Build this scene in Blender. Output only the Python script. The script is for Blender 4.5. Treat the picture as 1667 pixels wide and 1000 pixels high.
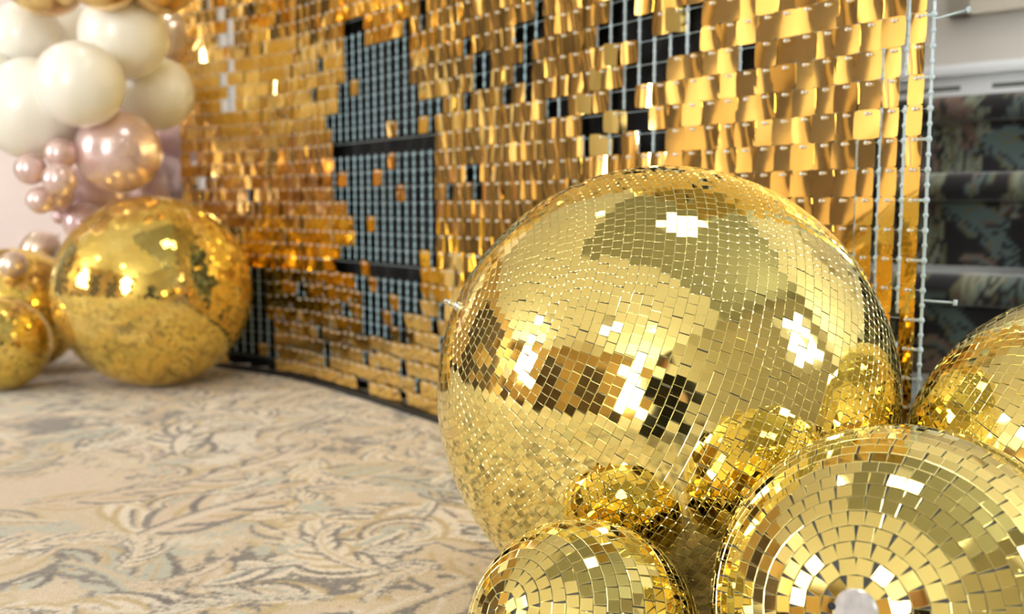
import bpy, math, random
import numpy as np
from mathutils import Vector, Matrix, Euler

for o in list(bpy.data.objects):
    bpy.data.objects.remove(o)
SC = bpy.context.scene
COL = SC.collection
random.seed(7)
RNG = np.random.default_rng(7)
PI = math.pi

# ------------------------------------------------------------------ camera
HEYE = 0.40
FPX = 1613.0
PITCH = math.atan(165.0 / FPX)
cd = bpy.data.cameras.new('camera'); cam = bpy.data.objects.new('camera', cd); COL.objects.link(cam)
cam.location = (0, 0, HEYE)
cam.rotation_euler = (PI / 2 - PITCH, 0, 0)
cd.sensor_width = 36.0
cd.lens = FPX / 1667.0 * 36.0
cd.clip_start = 0.01
cd.dof.use_dof = True
cd.dof.focus_distance = 0.74
cd.dof.aperture_fstop = 6.0
SC.camera = cam
FW = Vector((0, math.cos(PITCH), -math.sin(PITCH))); UP = Vector((0, math.sin(PITCH), math.cos(PITCH)))

# ------------------------------------------------------------------ world, exposure
w = bpy.data.worlds.new('World'); SC.world = w; w.use_nodes = True
w.node_tree.nodes['Background'].inputs[0].default_value = (0.75, 0.85, 1.0, 1)
w.node_tree.nodes['Background'].inputs[1].default_value = 0.6
SC.view_settings.view_transform = 'Standard'
SC.view_settings.look = 'None'
SC.view_settings.gamma = 1.0
SC.view_settings.use_curve_mapping = False
SC.view_settings.exposure = 0.55

# room frame: back wall runs along U, NIN points into the room
U = Vector((-0.7507, 0.6606, 0)); NIN = Vector((-0.6606, -0.7507, 0)); ORG = Vector((1.047, 2.2, 0))
def room(t, n, z=0.0):
    return ORG + U * t + NIN * n + Vector((0, 0, z))
T0, T1, N0, N1, CEIL = -3.0, 5.0, 0.0, 7.0, 2.75

# window and lamp strengths (daylight through the windows, warm ceiling lamps)
E_WIN = 15.0
E_PANEL = 7.0
E_DOWN = 260.0

# ------------------------------------------------------------------ helpers
def proj(p):
    d = Vector(p) - Vector((0, 0, HEYE)); z = d.dot(FW)
    return 833.5 + FPX * d.x / z, 500 - FPX * d.dot(UP) / z, z
def at(px, py, depth):
    """point seen at pixel px, py at the given distance along the view axis"""
    return Vector((0, 0, HEYE)) + (FW + Vector((1, 0, 0)) * ((px - 833.5) / FPX) + UP * ((500 - py) / FPX)) * depth

class MB:
    def __init__(s):
        s.v = []; s.f = []; s.m = []; s.sm = []
    def add(s, vs, fs, mi=0, smooth=False, mat=None):
        b = len(s.v)
        if mat is not None:
            vs = [mat @ Vector(v) for v in vs]
        s.v += [tuple(v) for v in vs]
        for f in fs:
            s.f.append(tuple(i + b for i in f)); s.m.append(mi); s.sm.append(smooth)
        return s
    def box(s, c, d, mi=0, mat=None):
        x, y, z = d[0] / 2, d[1] / 2, d[2] / 2
        vs = [(c[0] + a * x, c[1] + b * y, c[2] + e * z) for e in (-1, 1) for b in (-1, 1) for a in (-1, 1)]
        fs = [(0, 2, 3, 1), (4, 5, 7, 6), (0, 1, 5, 4), (2, 6, 7, 3), (0, 4, 6, 2), (1, 3, 7, 5)]
        return s.add(vs, fs, mi, False, mat)
    def obox(s, p0, ax, ay, az, mi=0):
        """box from corner p0 with edge vectors"""
        p0 = Vector(p0); vs = []
        for k in (0, 1):
            for j in (0, 1):
                for i in (0, 1):
                    vs.append(p0 + ax * i + ay * j + az * k)
        fs = [(0, 2, 3, 1), (4, 5, 7, 6), (0, 1, 5, 4), (2, 6, 7, 3), (0, 4, 6, 2), (1, 3, 7, 5)]
        return s.add(vs, fs, mi)
    def tube(s, a, b, ra, rb=None, n=8, mi=0, caps=True, smooth=True):
        a = Vector(a); b = Vector(b); rb = ra if rb is None else rb
        d = (b - a).normalized(); q = d.to_track_quat('Z', 'Y').to_matrix()
        vs = []
        for p, r in ((a, ra), (b, rb)):
            for i in range(n):
                t = 2 * PI * i / n
                vs.append(p + q @ Vector((r * math.cos(t), r * math.sin(t), 0)))
        fs = [(i, (i + 1) % n, n + (i + 1) % n, n + i) for i in range(n)]
        s.add(vs, fs, mi, smooth)
        if caps:
            b0 = len(s.v) - 2 * n
            s.f.append(tuple(b0 + i for i in reversed(range(n)))); s.m.append(mi); s.sm.append(False)
            s.f.append(tuple(b0 + n + i for i in range(n))); s.m.append(mi); s.sm.append(False)
        return s
    def lathe(s, prof, n=24, mi=0, mat=None, smooth=True):
        """prof: (r, z) list revolved about Z; r==0 ends become poles"""
        vs = []; idx = []
        for r, z in prof:
            if r <= 1e-9:
                idx.append([len(vs)]); vs.append((0, 0, z))
            else:
                idx.append(list(range(len(vs), len(vs) + n)))
                vs += [(r * math.cos(2 * PI * i / n), r * math.sin(2 * PI * i / n), z) for i in range(n)]
        fs = []
        for a, b in zip(idx[:-1], idx[1:]):
            for i in range(n):
                j = (i + 1) % n
                if len(a) == 1 and len(b) == 1: continue
                if len(a) == 1: fs.append((a[0], b[j], b[i]))
                elif len(b) == 1: fs.append((a[i], a[j], b[0]))
                else: fs.append((a[i], a[j], b[j], b[i]))
        return s.add(vs, fs, mi, smooth, mat)
    def sphere(s, c, r, n=8, k=5, mi=0):
        prof = [(r * math.sin(PI * i / k), -r * math.cos(PI * i / k)) for i in range(k + 1)]
        prof[0] = (0, -r); prof[-1] = (0, r)
        return s.lathe(prof, n, mi, Matrix.Translation(Vector(c)))
    def mesh(s, name, mats):
        me = bpy.data.meshes.new(name); me.from_pydata(s.v, [], s.f)
        for m in (mats if isinstance(mats, (list, tuple)) else [mats]): me.materials.append(m)
        me.polygons.foreach_set('material_index', s.m)
        me.polygons.foreach_set('use_smooth', s.sm)
        me.update(); return me
    def build(s, name, mats, parent=None, loc=None):
        return link(name, s.mesh(name, mats), parent, loc)

def link(name, me, parent=None, loc=None):
    o = bpy.data.objects.new(name, me); COL.objects.link(o)
    if parent is not None: o.parent = parent
    if loc is not None: o.location = loc
    return o
def tag(o, label=None, cat=None, group=None, kind=None):
    if label: o['label'] = label
    if cat: o['category'] = cat
    if group: o['group'] = group
    if kind: o['kind'] = kind
    return o
def empty(name, loc, label, cat, group=None):
    o = bpy.data.objects.new(name, None); o.empty_display_size = 0.05
    COL.objects.link(o); o.location = loc
    return tag(o, label, cat, group)

# ------------------------------------------------------------------ materials
def mat(name, base=(0.8, 0.8, 0.8), rough=0.5, metal=0.0, **kw):
    m = bpy.data.materials.new(name); m.use_nodes = True
    b = m.node_tree.nodes['Principled BSDF']
    b.inputs['Base Color'].default_value = (*base, 1)
    b.inputs['Roughness'].default_value = rough
    b.inputs['Metallic'].default_value = metal
    for k, v in kw.items():
        b.inputs[k].default_value = v
    return m
def nodes(m):
    return m.node_tree.nodes, m.node_tree.links, m.node_tree.nodes['Principled BSDF']
def noise_tint(m, scale, c0, c1, detail=4, coord='Object', bump=0.0, bscale=None):
    N, L, b = nodes(m)
    tc = N.new('ShaderNodeTexCoord'); nz = N.new('ShaderNodeTexNoise'); nz.inputs['Scale'].default_value = scale
    nz.inputs['Detail'].default_value = detail
    L.new(tc.outputs[coord], nz.inputs['Vector'])
    cr = N.new('ShaderNodeValToRGB'); cr.color_ramp.elements[0].position = .35; cr.color_ramp.elements[1].position = .65
    cr.color_ramp.elements[0].color = (*c0, 1); cr.color_ramp.elements[1].color = (*c1, 1)
    L.new(nz.outputs['Fac'], cr.inputs[0]); L.new(cr.outputs[0], b.inputs['Base Color'])
    if bump:
        n2 = N.new('ShaderNodeTexNoise'); n2.inputs['Scale'].default_value = bscale or scale * 4
        L.new(tc.outputs[coord], n2.inputs['Vector'])
        bp = N.new('ShaderNodeBump'); bp.inputs['Strength'].default_value = bump; bp.inputs['Distance'].default_value = .01
        L.new(n2.outputs['Fac'], bp.inputs['Height']); L.new(bp.outputs[0], b.inputs['Normal'])
    return m
def emit(name, col, strength):
    m = bpy.data.materials.new(name); m.use_nodes = True
    N = m.node_tree.nodes; N.clear()
    e = N.new('ShaderNodeEmission'); o = N.new('ShaderNodeOutputMaterial')
    e.inputs[0].default_value = (*col, 1); e.inputs[1].default_value = strength
    m.node_tree.links.new(e.outputs[0], o.inputs[0]); return m

TILE = mat('gold mirror glass', (0.98, 0.80, 0.28), 0.03, 1.0)
N_, L_, B_ = nodes(TILE)   # faint dust specks on the mirror faces
tc = N_.new('ShaderNodeTexCoord'); nz = N_.new('ShaderNodeTexNoise'); nz.inputs['Scale'].default_value = 260; nz.inputs['Detail'].default_value = 3
cr = N_.new('ShaderNodeValToRGB'); cr.color_ramp.elements[0].position = .66; cr.color_ramp.elements[1].position = .8
cr.color_ramp.elements[0].color = (.025, .025, .025, 1); cr.color_ramp.elements[1].color = (.16, .16, .16, 1)
geo = N_.new('ShaderNodeNewGeometry'); L_.new(geo.outputs['Position'], nz.inputs['Vector'])
L_.new(nz.outputs['Fac'], cr.inputs[0]); L_.new(cr.outputs[0], B_.inputs['Roughness'])
DEEP = mat('deep gold mirror glass', (0.90, 0.63, 0.13), 0.04, 1.0)
EDGE = mat('pale cut glass edge', (1.0, 0.90, 0.42), 0.16, 0.8)
CORE = noise_tint(mat('grey adhesive core', (0.2, 0.2, 0.23), 0.55), 60, (.05, .05, .06), (.12, .12, .14))
STEEL = mat('bright steel', (0.82, 0.83, 0.85), 0.18, 1.0)
STEELB = noise_tint(mat('brushed steel cap', (0.75, 0.76, 0.8), 0.3, 1.0), 90, (.6, .61, .65), (.86, .87, .9))
HOLE = mat('dark hole', (0.01, 0.01, 0.02), 0.6)
SEQ = mat('gold sequin foil', (0.95, 0.69, 0.25), 0.06, 1.0)
GLINT = mat('daylight tinted clear plastic', (0.50, 0.76, 0.88), 0.10, 0.0, **{'Transmission Weight': 0.2, 'IOR': 1.5, 'Coat Weight': .5})  # far rods' copy of the clear plastic, bluish daylight put into its colour
CLEAR = mat('clear plastic', (0.74, 0.88, 0.95), 0.12, 0.0, **{'Transmission Weight': 0.45, 'IOR': 1.45})
BEAD = mat('clear bead', (0.95, 0.96, 0.97), 0.05, 0.0, **{'Transmission Weight': 0.35, 'Coat Weight': 0.6})

# ------------------------------------------------------------------ room shell
WALL = noise_tint(mat('painted plaster wall', (0.7, 0.65, 0.6), 0.75), 3.0, (.64, .60, .555), (.68, .64, .595), bump=.05, bscale=60)
WARM = noise_tint(mat('cream painted wall', (0.74, 0.62, 0.44), 0.7), 2.0, (.46, .30, .13), (.52, .345, .155), bump=.05, bscale=50)
TAUPE = noise_tint(mat('taupe painted wall', (.4, .37, .3), .75), 2.5, (.37, .34, .27), (.43, .395, .32), bump=.05, bscale=50)
CEILM = mat('grey white ceiling paint', (0.70, 0.70, 0.67), 0.8)
WOOD = noise_tint(mat('dark stained wood', (0.05, 0.03, 0.02), 0.35), 6.0, (.035, .02, .013), (.09, .05, .03))
WHITE = mat('white satin paint', (0.86, 0.88, 0.91), 0.35)
DAY = emit('window daylight', (0.93, 0.97, 1.0), E_WIN)
PANEL = emit('ceiling lamp diffuser', (1.0, 0.93, 0.82), E_PANEL)
DOWN = emit('downlight lens', (1.0, 0.91, 0.76), E_DOWN)

def wall(name, p0, p1, h, m, outn, th=0.1):
    b = MB(); p0 = Vector(p0); p1 = Vector(p1)
    b.obox(p0, p1 - p0, Vector(outn) * th, Vector((0, 0, h)))
    return tag(b.build(name, m), kind='structure')
wall('wall_back', room(T0, N0), room(T1, N0), CEIL, WALL, -NIN)
wall('wall_left', room(T1, N0), room(T1, N1), CEIL, WARM, U)
wall('wall_right', room(T0, N0), room(T0, N1), CEIL, TAUPE, -U)
wall('wall_front', room(T0, N1), room(T1, N1), CEIL, WARM, NIN)
DIMCEIL = mat('dimmed ceiling grey', (0.34, 0.35, 0.30), 0.8)
CEILW = mat('white ceiling paint', (0.86, 0.85, 0.81), 0.8)
b = MB(); b.obox(room(T0 - .1, N0 - .1, CEIL + .02), U * (T1 - T0 + .2), NIN * (N1 - N0 + .2), Vector((0, 0, .1)))
tag(b.build('ceiling', CEILW), kind='structure')
b = MB(); b.obox(room(T0, N0, CEIL), U * 4.0, NIN * 2.55, Vector((0, 0, .02)))     # dim ceiling over the steps end, its shade put into an added grey slab
tag(b.build('ceiling', DIMCEIL), kind='structure')
# ------------------------------------------------------------------ carpet: acanthus scrolls kept as colour of the pile
PER = 1.25; NP = 680
pal = dict(cream=(.78, .71, .60), pale=(.72, .66, .57), beige=(.63, .53, .38), gold=(.53, .41, .21), peach=(.66, .545, .43),
           teal=(.49, .51, .45), grey=(.19, .175, .17), dark=(.15, .135, .13))
img = np.zeros((NP, NP, 3), np.float32); img[:] = pal['beige']
yy, xx = np.mgrid[0:NP, 0:NP].astype(np.float32)
def fft_noise(beta, seed):
    r = np.random.default_rng(seed); k = np.fft.fftfreq(NP) * NP
    kk = np.sqrt(k[:, None] ** 2 + k[None, :] ** 2); kk[0, 0] = 1
    s = np.fft.fft2(r.normal(size=(NP, NP))) * kk ** (-beta); s[0, 0] = 0
    a = np.real(np.fft.ifft2(s)); return (a / a.std()).astype(np.float32)
n1, n2, n3, n4 = fft_noise(1.15, 1), fft_noise(1.15, 2), fft_noise(1.2, 3), fft_noise(.8, 4)
img[n1 > .5] = pal['peach']; img[n1 < -.8] = pal['pale']; img[n2 > .8] = pal['teal']; img[n3 > .35] = pal['grey']
def stamp(cx, cy, r, col):
    R = int(r) + 2
    ix = np.arange(int(cx) - R, int(cx) + R + 1); iy = np.arange(int(cy) - R, int(cy) + R + 1)
    m = (ix[None, :] - cx) ** 2 + (iy[:, None] - cy) ** 2 < r * r
    jx = np.broadcast_to(ix % NP, m.shape)[m]; jy = np.broadcast_to((iy % NP)[:, None], m.shape)[m]
    img[jy, jx] = col
def stroke(pts, w0, col, off=0.0, a0=0.0, a1=1.0):
    """tapered brush of pile; off shifts it sideways as a share of the local width"""
    n = len(pts); i0, i1 = int(a0 * (n - 1)), max(int(a1 * (n - 1)), 2)
    for i in range(i0, i1 + 1):
        t = i / (n - 1); w_ = w0 * max(.10, math.sin(PI * (.16 + .84 * t) ** .85)) if t < 1 else w0 * .1
        x, y = pts[i]
        if off:
            j = min(i + 1, n - 1); k = max(i - 1, 0); dx, dy = pts[j][0] - pts[k][0], pts[j][1] - pts[k][1]; l = math.hypot(dx, dy) or 1
            x -= dy / l * off * w0; y += dx / l * off * w0
        stamp(x, y, w_, col)
def arc(x, y, a, L, curl, step=1.5, grow=1.0):
    n = max(6, int(L / step)); pts = [(x, y)]; an = [a]
    for i in range(n):
        t = i / n; a += curl * (1 + grow * (t - .5)) / n
        x += math.cos(a) * L / n; y += math.sin(a) * L / n; pts.append((x, y)); an.append(a)
    return pts, an
def leaf(x, y, ang, L, curl, rr):
    """curling acanthus frond: a spine with paired, hooked, streaked lobes"""
    pts, an = arc(x, y, ang, L, curl, 1.5, 1.2); n = len(pts)
    main = rr.choice(['cream', 'cream', 'cream', 'pale', 'peach', 'teal', 'beige']); sec = rr.choice(['gold', 'beige', 'teal', 'pale'])
    side = 1 if curl < 0 else -1; k = 8
    for i in range(k):
        q = int((.08 + .84 * i / k) * (n - 1)); t = q / n
        for sd in (side, -side):
            ll = L * (.42 if sd == side else .26) * (1.05 - .7 * t) * rr.uniform(.8, 1.2)
            lp, _ = arc(*pts[q], an[q] + sd * rr.uniform(.45, .85), ll, -sd * rr.uniform(.3, 1.3), 1.4)
            wd = L * .058 * (1.1 - .55 * t) * rr.uniform(.8, 1.15)
            o = rr.random()
            if o < .46: stroke(lp, wd * 1.12, pal['dark' if rr.random() < .4 else 'grey'], sd * .38, .1, .95)
            elif o < .8: stroke(lp, wd * 1.12, pal['gold'], sd * .35, .1, .95)
            stroke(lp, wd, pal[main])
            stroke(lp, wd * .36, pal[sec], -sd * .42, .05, .8)
            if rr.random() < .5: stroke(lp, wd * .22, pal[rr.choice(['gold', 'teal', 'peach', 'beige'])], .1 * sd, .0, .7)
            if rr.random() < .3: stroke(lp, wd * .18, pal['dark'], sd * .3, .2, .75)
    stroke(pts, L * .034, pal['grey'], .45); stroke(pts, L * .034, pal[main]); stroke(pts, L * .014, pal[sec], -.3)
def fan(x, y, a, L, rr):
    """closing curl: nested comma strokes"""
    s = rr.choice([-1, 1]); c = ['gold', 'dark', 'beige', 'cream', 'dark', 'peach', 'gold', 'teal']
    for i in range(8):
        r = L * (1 - i * .10)
        p, _ = arc(x + i * L * .05 * math.cos(a + s), y + i * L * .05 * math.sin(a + s), a + s * i * .07, r * 1.5, s * 2.9, 1.5, .8)
        stroke(p, L * .055, pal[c[i]], 0, 0, 1)
rr = random.Random(21)
for k in range(52): leaf(rr.uniform(0, NP), rr.uniform(0, NP), rr.uniform(0, 2 * PI), rr.uniform(140, 210), rr.choice([-1, 1]) * rr.uniform(1.0, 2.6), rr)
ragged = n4 > 1.15
img[ragged & (n3 > -.2)] = pal['grey']
for k in range(16): fan(rr.uniform(0, NP), rr.uniform(0, NP), rr.uniform(0, 6.3), rr.uniform(38, 62), rr)
for k in range(50): leaf(rr.uniform(0, NP), rr.uniform(0, NP), rr.uniform(0, 2 * PI), rr.uniform(70, 135), rr.choice([-1, 1]) * rr.uniform(.8, 2.6), rr)
for k in range(9):
    cx_, cy_ = rr.uniform(0, NP), rr.uniform(0, NP)
    for j in range(10): stamp(cx_ + rr.gauss(0, 10), cy_ + rr.gauss(0, 6), rr.uniform(2, 6), pal['teal'])
# single tufts of the neighbouring yarn mixed in: ragged edges, heathered ground
jx = (xx + RNG.normal(0, .65, xx.shape)).round().astype(int) % NP; jy = (yy + RNG.normal(0, 1.1, yy.shape)).round().astype(int) % NP
img = img[jy, jx]
sp_ = (RNG.random((NP, NP)) < .22) & (n2 > -.1); img[sp_] = img[sp_] * .55 + np.array(pal['peach']) * .45
img *= (1 + RNG.normal(0, .05, (NP, NP, 1))).astype(np.float32)
img = .8 * img + .2 * .25 * (np.roll(img, 1, 0) + np.roll(img, -1, 0) + np.roll(img, 1, 1) + np.roll(img, -1, 1))

def span(segs):
    out = []
    for a, b_, s in segs:
        out += list(np.arange(a, b_ - s * .3, s))
    out.append(segs[-1][1]); return np.array(out)
gx = span([(-9, -3, .25), (-3, -1.35, .03), (-1.35, -.75, .007), (-.75, .16, .0020), (.16, 1.2, .012), (1.2, 3, .05), (3, 7, .4)])
gy = span([(-8, -2, .25), (-2, .2, .04), (.2, .8, .012), (.8, 1.35, .0020), (1.35, 1.9, .004), (1.9, 2.5, .008), (2.5, 4, .04), (4, 8, .4)])
GX, GY = np.meshgrid(gx, gy); nx, ny = len(gx), len(gy)
co = np.zeros((nx * ny, 3), np.float32); co[:, 0] = GX.ravel(); co[:, 1] = GY.ravel()
rot = math.radians(12)
uu = (GX * math.cos(rot) + GY * math.sin(rot)) / PER * NP; vv = (-GX * math.sin(rot) + GY * math.cos(rot)) / PER * NP
colr = np.ones((nx * ny, 4), np.float32)
u0 = np.floor(uu).astype(int); v0 = np.floor(vv).astype(int); fu = (uu - u0)[..., None]; fv = (vv - v0)[..., None]
s_ = lambda i, j: img[j % NP, i % NP]
colr[:, :3] = ((s_(u0, v0) * (1 - fu) + s_(u0 + 1, v0) * fu) * (1 - fv) + (s_(u0, v0 + 1) * (1 - fu) + s_(u0 + 1, v0 + 1) * fu) * fv).reshape(-1, 3)
ii = np.arange(nx * ny).reshape(ny, nx)
quads = np.stack([ii[:-1, :-1], ii[:-1, 1:], ii[1:, 1:], ii[1:, :-1]], -1).reshape(-1, 4)
me = bpy.data.meshes.new('floor'); me.vertices.add(nx * ny); me.vertices.foreach_set('co', co.ravel())
me.loops.add(quads.size); me.loops.foreach_set('vertex_index', quads.ravel().astype(np.int32))
me.polygons.add(len(quads)); me.polygons.foreach_set('loop_start', (np.arange(len(quads)) * 4).astype(np.int32))
me.update(calc_edges=True); me.validate()
ca = me.color_attributes.new('pile', 'FLOAT_COLOR', 'POINT'); ca.data.foreach_set('color', colr.ravel())
CARPET = mat('patterned wool carpet', (.5, .4, .3), 0.95, 0.0, **{'Sheen Weight': 0.25})
N_, L_, B_ = nodes(CARPET)
at_ = N_.new('ShaderNodeAttribute'); at_.attribute_name = 'pile'
tc = N_.new('ShaderNodeTexCoord'); nz = N_.new('ShaderNodeTexNoise'); nz.inputs['Scale'].default_value = 420; nz.inputs['Detail'].default_value = 2
L_.new(tc.outputs['Object'], nz.inputs['Vector'])
mr = N_.new('ShaderNodeMapRange'); mr.inputs[1].default_value = .3; mr.inputs[2].default_value = .7; mr.inputs[3].default_value = .82; mr.inputs[4].default_value = 1.14
L_.new(nz.outputs['Fac'], mr.inputs[0])
mx = N_.new('ShaderNodeMixRGB'); mx.blend_type = 'MULTIPLY'; mx.inputs[0].default_value = 1
L_.new(at_.outputs['Color'], mx.inputs[1]); L_.new(mr.outputs[0], mx.inputs[2]); L_.new(mx.outputs[0], B_.inputs['Base Color'])
bp = N_.new('ShaderNodeBump'); bp.inputs['Strength'].default_value = .5; bp.inputs['Distance'].default_value = .002
L_.new(nz.outputs['Fac'], bp.inputs['Height']); L_.new(bp.outputs[0], B_.inputs['Normal'])
me.materials.append(CARPET)
tag(link('floor', me), kind='structure')

# ------------------------------------------------------------------ windows, doors, lamps of the room
def window(name, p0, ax, h, outn, bars=1, m=DAY):
    """frame proud of the wall, glowing panes of daylight, glazing bars"""
    root = MB(); W = ax.length; d = ax.normalized(); inn = -Vector(outn); Z = Vector((0, 0, 1)); fw = .07
    p0 = Vector(p0)
    for a_, l_, b_ in ((p0, d * W, Z * fw), (p0 + Z * (h - fw), d * W, Z * fw)): root.obox(a_, l_, inn * .05, b_)
    root.obox(p0, d * fw, inn * .05, Z * h); root.obox(p0 + d * (W - fw), d * fw, inn * .05, Z * h)
    for k in range(bars): root.obox(p0 + d * (W * (k + 1) / (bars + 1) - .02), d * .04, inn * .045, Z * h)
    o = tag(root.build(name, WHITE), kind='structure')
    g = MB(); g.obox(p0 + d * fw, d * (W - 2 * fw), inn * .02, Z * (h - fw)); g.build('pane', m, o)
    return o
window('window_1', room(-2.6, N1, .25), U * 1.15, 2.35, NIN, 1)
window('window_2', room(T0, .35, 1.0), NIN * .9, 1.2, -U, 1)
window('window_3', room(3.0, N1, .8), U * 1.7, 1.8, NIN, 2)
def door(name, p0, ax, h, outn):
    b = MB(); d = ax.normalized(); inn = -Vector(outn); W = ax.length; Z = Vector((0, 0, 1)); p0 = Vector(p0)
    b.obox(p0, ax, inn * .05, Z * h)
    b.obox(p0 - d * .08, d * .08, inn * .07, Z * (h + .08)); b.obox(p0 + ax, d * .08, inn * .07, Z * (h + .08)); b.obox(p0 + Z * h, ax, inn * .07, Z * .08)
    o = tag(b.build(name, WOOD), kind='structure')
    p = MB()
    for k in range(2):
        for q in range(2):
            p.obox(p0 + d * (W * (.1 + .45 * k)) + inn * .05 + Z * (.15 + q * h * .5), d * W * .35, inn * .012, Z * h * .38)
    p.build('door_panel', WOOD, o); return o
door('door_1', room(T1, 2.2), NIN * 1.0, 2.1, U)
door('door_2', room(1.5, N1), U * 1.0, 2.1, NIN)
door('door_3', room(-.6, N1), U * .95, 2.1, NIN)
for nm, p0, ax, outn in (('trim_1', room(T1, N0), NIN * N1, U), ('trim_2', room(T0, N1), U * (T1 - T0), NIN), ('trim_3', room(T0, N0 + 1.4), NIN * (N1 - 1.4), -U)):
    b = MB(); b.obox(Vector(p0), ax, -Vector(outn) * .02, Vector((0, 0, .16))); tag(b.build(nm, WOOD), kind='structure')

for k, n in enumerate((3.45, 4.0, 4.6, 6.1)):   # unseen dark pilasters added on the left wall as stripes the sequins mirror
    b = MB(); b.obox(room(T1, n), NIN * .36, -U * .05, Vector((0, 0, 2.3))); b.obox(room(T1, n - .02, 2.3), NIN * .40, -U * .07, Vector((0, 0, .1)))
    tag(b.build('trim_%d' % (k + 4), WOOD), kind='structure')
PANELM = mat('tan painted panel', (.58, .43, .24), .6)
b = MB(); b.obox(room(T1, 5.0, 1.2), NIN * .85, -U * .04, Vector((0, 0, 1.2))); b.obox(room(T1, 4.96, 1.16), NIN * .93, -U * .02, Vector((0, 0, 1.28)))
tag(b.build('trim_9', PANELM), kind='structure')   # unseen tan panel added on the left wall to lighten the sequins' reflections
# flush ceiling lamps
for i, (t, n) in enumerate([(-.25, 1.25), (-.4, 4.9), (2.3, 4.9)]):
    e = empty('ceiling_light', room(t, n, CEIL if (t < 1.0 and n < 2.55) else CEIL + .02), 'square white flush ceiling lamp above the party room', 'lamp', 'flush lamps on the ceiling')
    e.rotation_euler.z = math.atan2(U.y, U.x)
    f = MB()
    for c, d in (((0, -.29, -.02), (.62, .04, .04)), ((0, .29, -.02), (.62, .04, .04)), ((-.29, 0, -.02), (.04, .54, .04)), ((.29, 0, -.02), (.04, .54, .04))): f.box(c, d)
    f.build('frame', WHITE, e)
    g = MB(); g.box((0, 0, -.014), (.54, .54, .02)); g.build('diffuser', PANEL, e)
for t, n in ((1.2, 1.25), (3.6, 1.5), (-2.2, 2.2), (-1.6, 4.4), (.7, 3.4), (2.9, 3.6), (4.3, 4.6), (.9, 5.6), (-.7, 6.2), (2.8, 5.9)):
    if 1:
        cz = CEIL if (t < 1.0 and n < 2.55) else CEIL + .02
        e = empty('downlight', room(t, n, cz), 'small round warm recessed spotlight in the ceiling', 'lamp', 'recessed spotlights in the ceiling')
        r = MB(); r.lathe([(.038, -.002), (.055, -.006), (.058, 0), (.04, 0)], 20); r.build('ring', WHITE, e)
        l = MB(); l.lathe([(0, -.003), (.037, -.003), (.037, 0), (0, 0)], 16); l.build('lens', DOWN, e)

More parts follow.
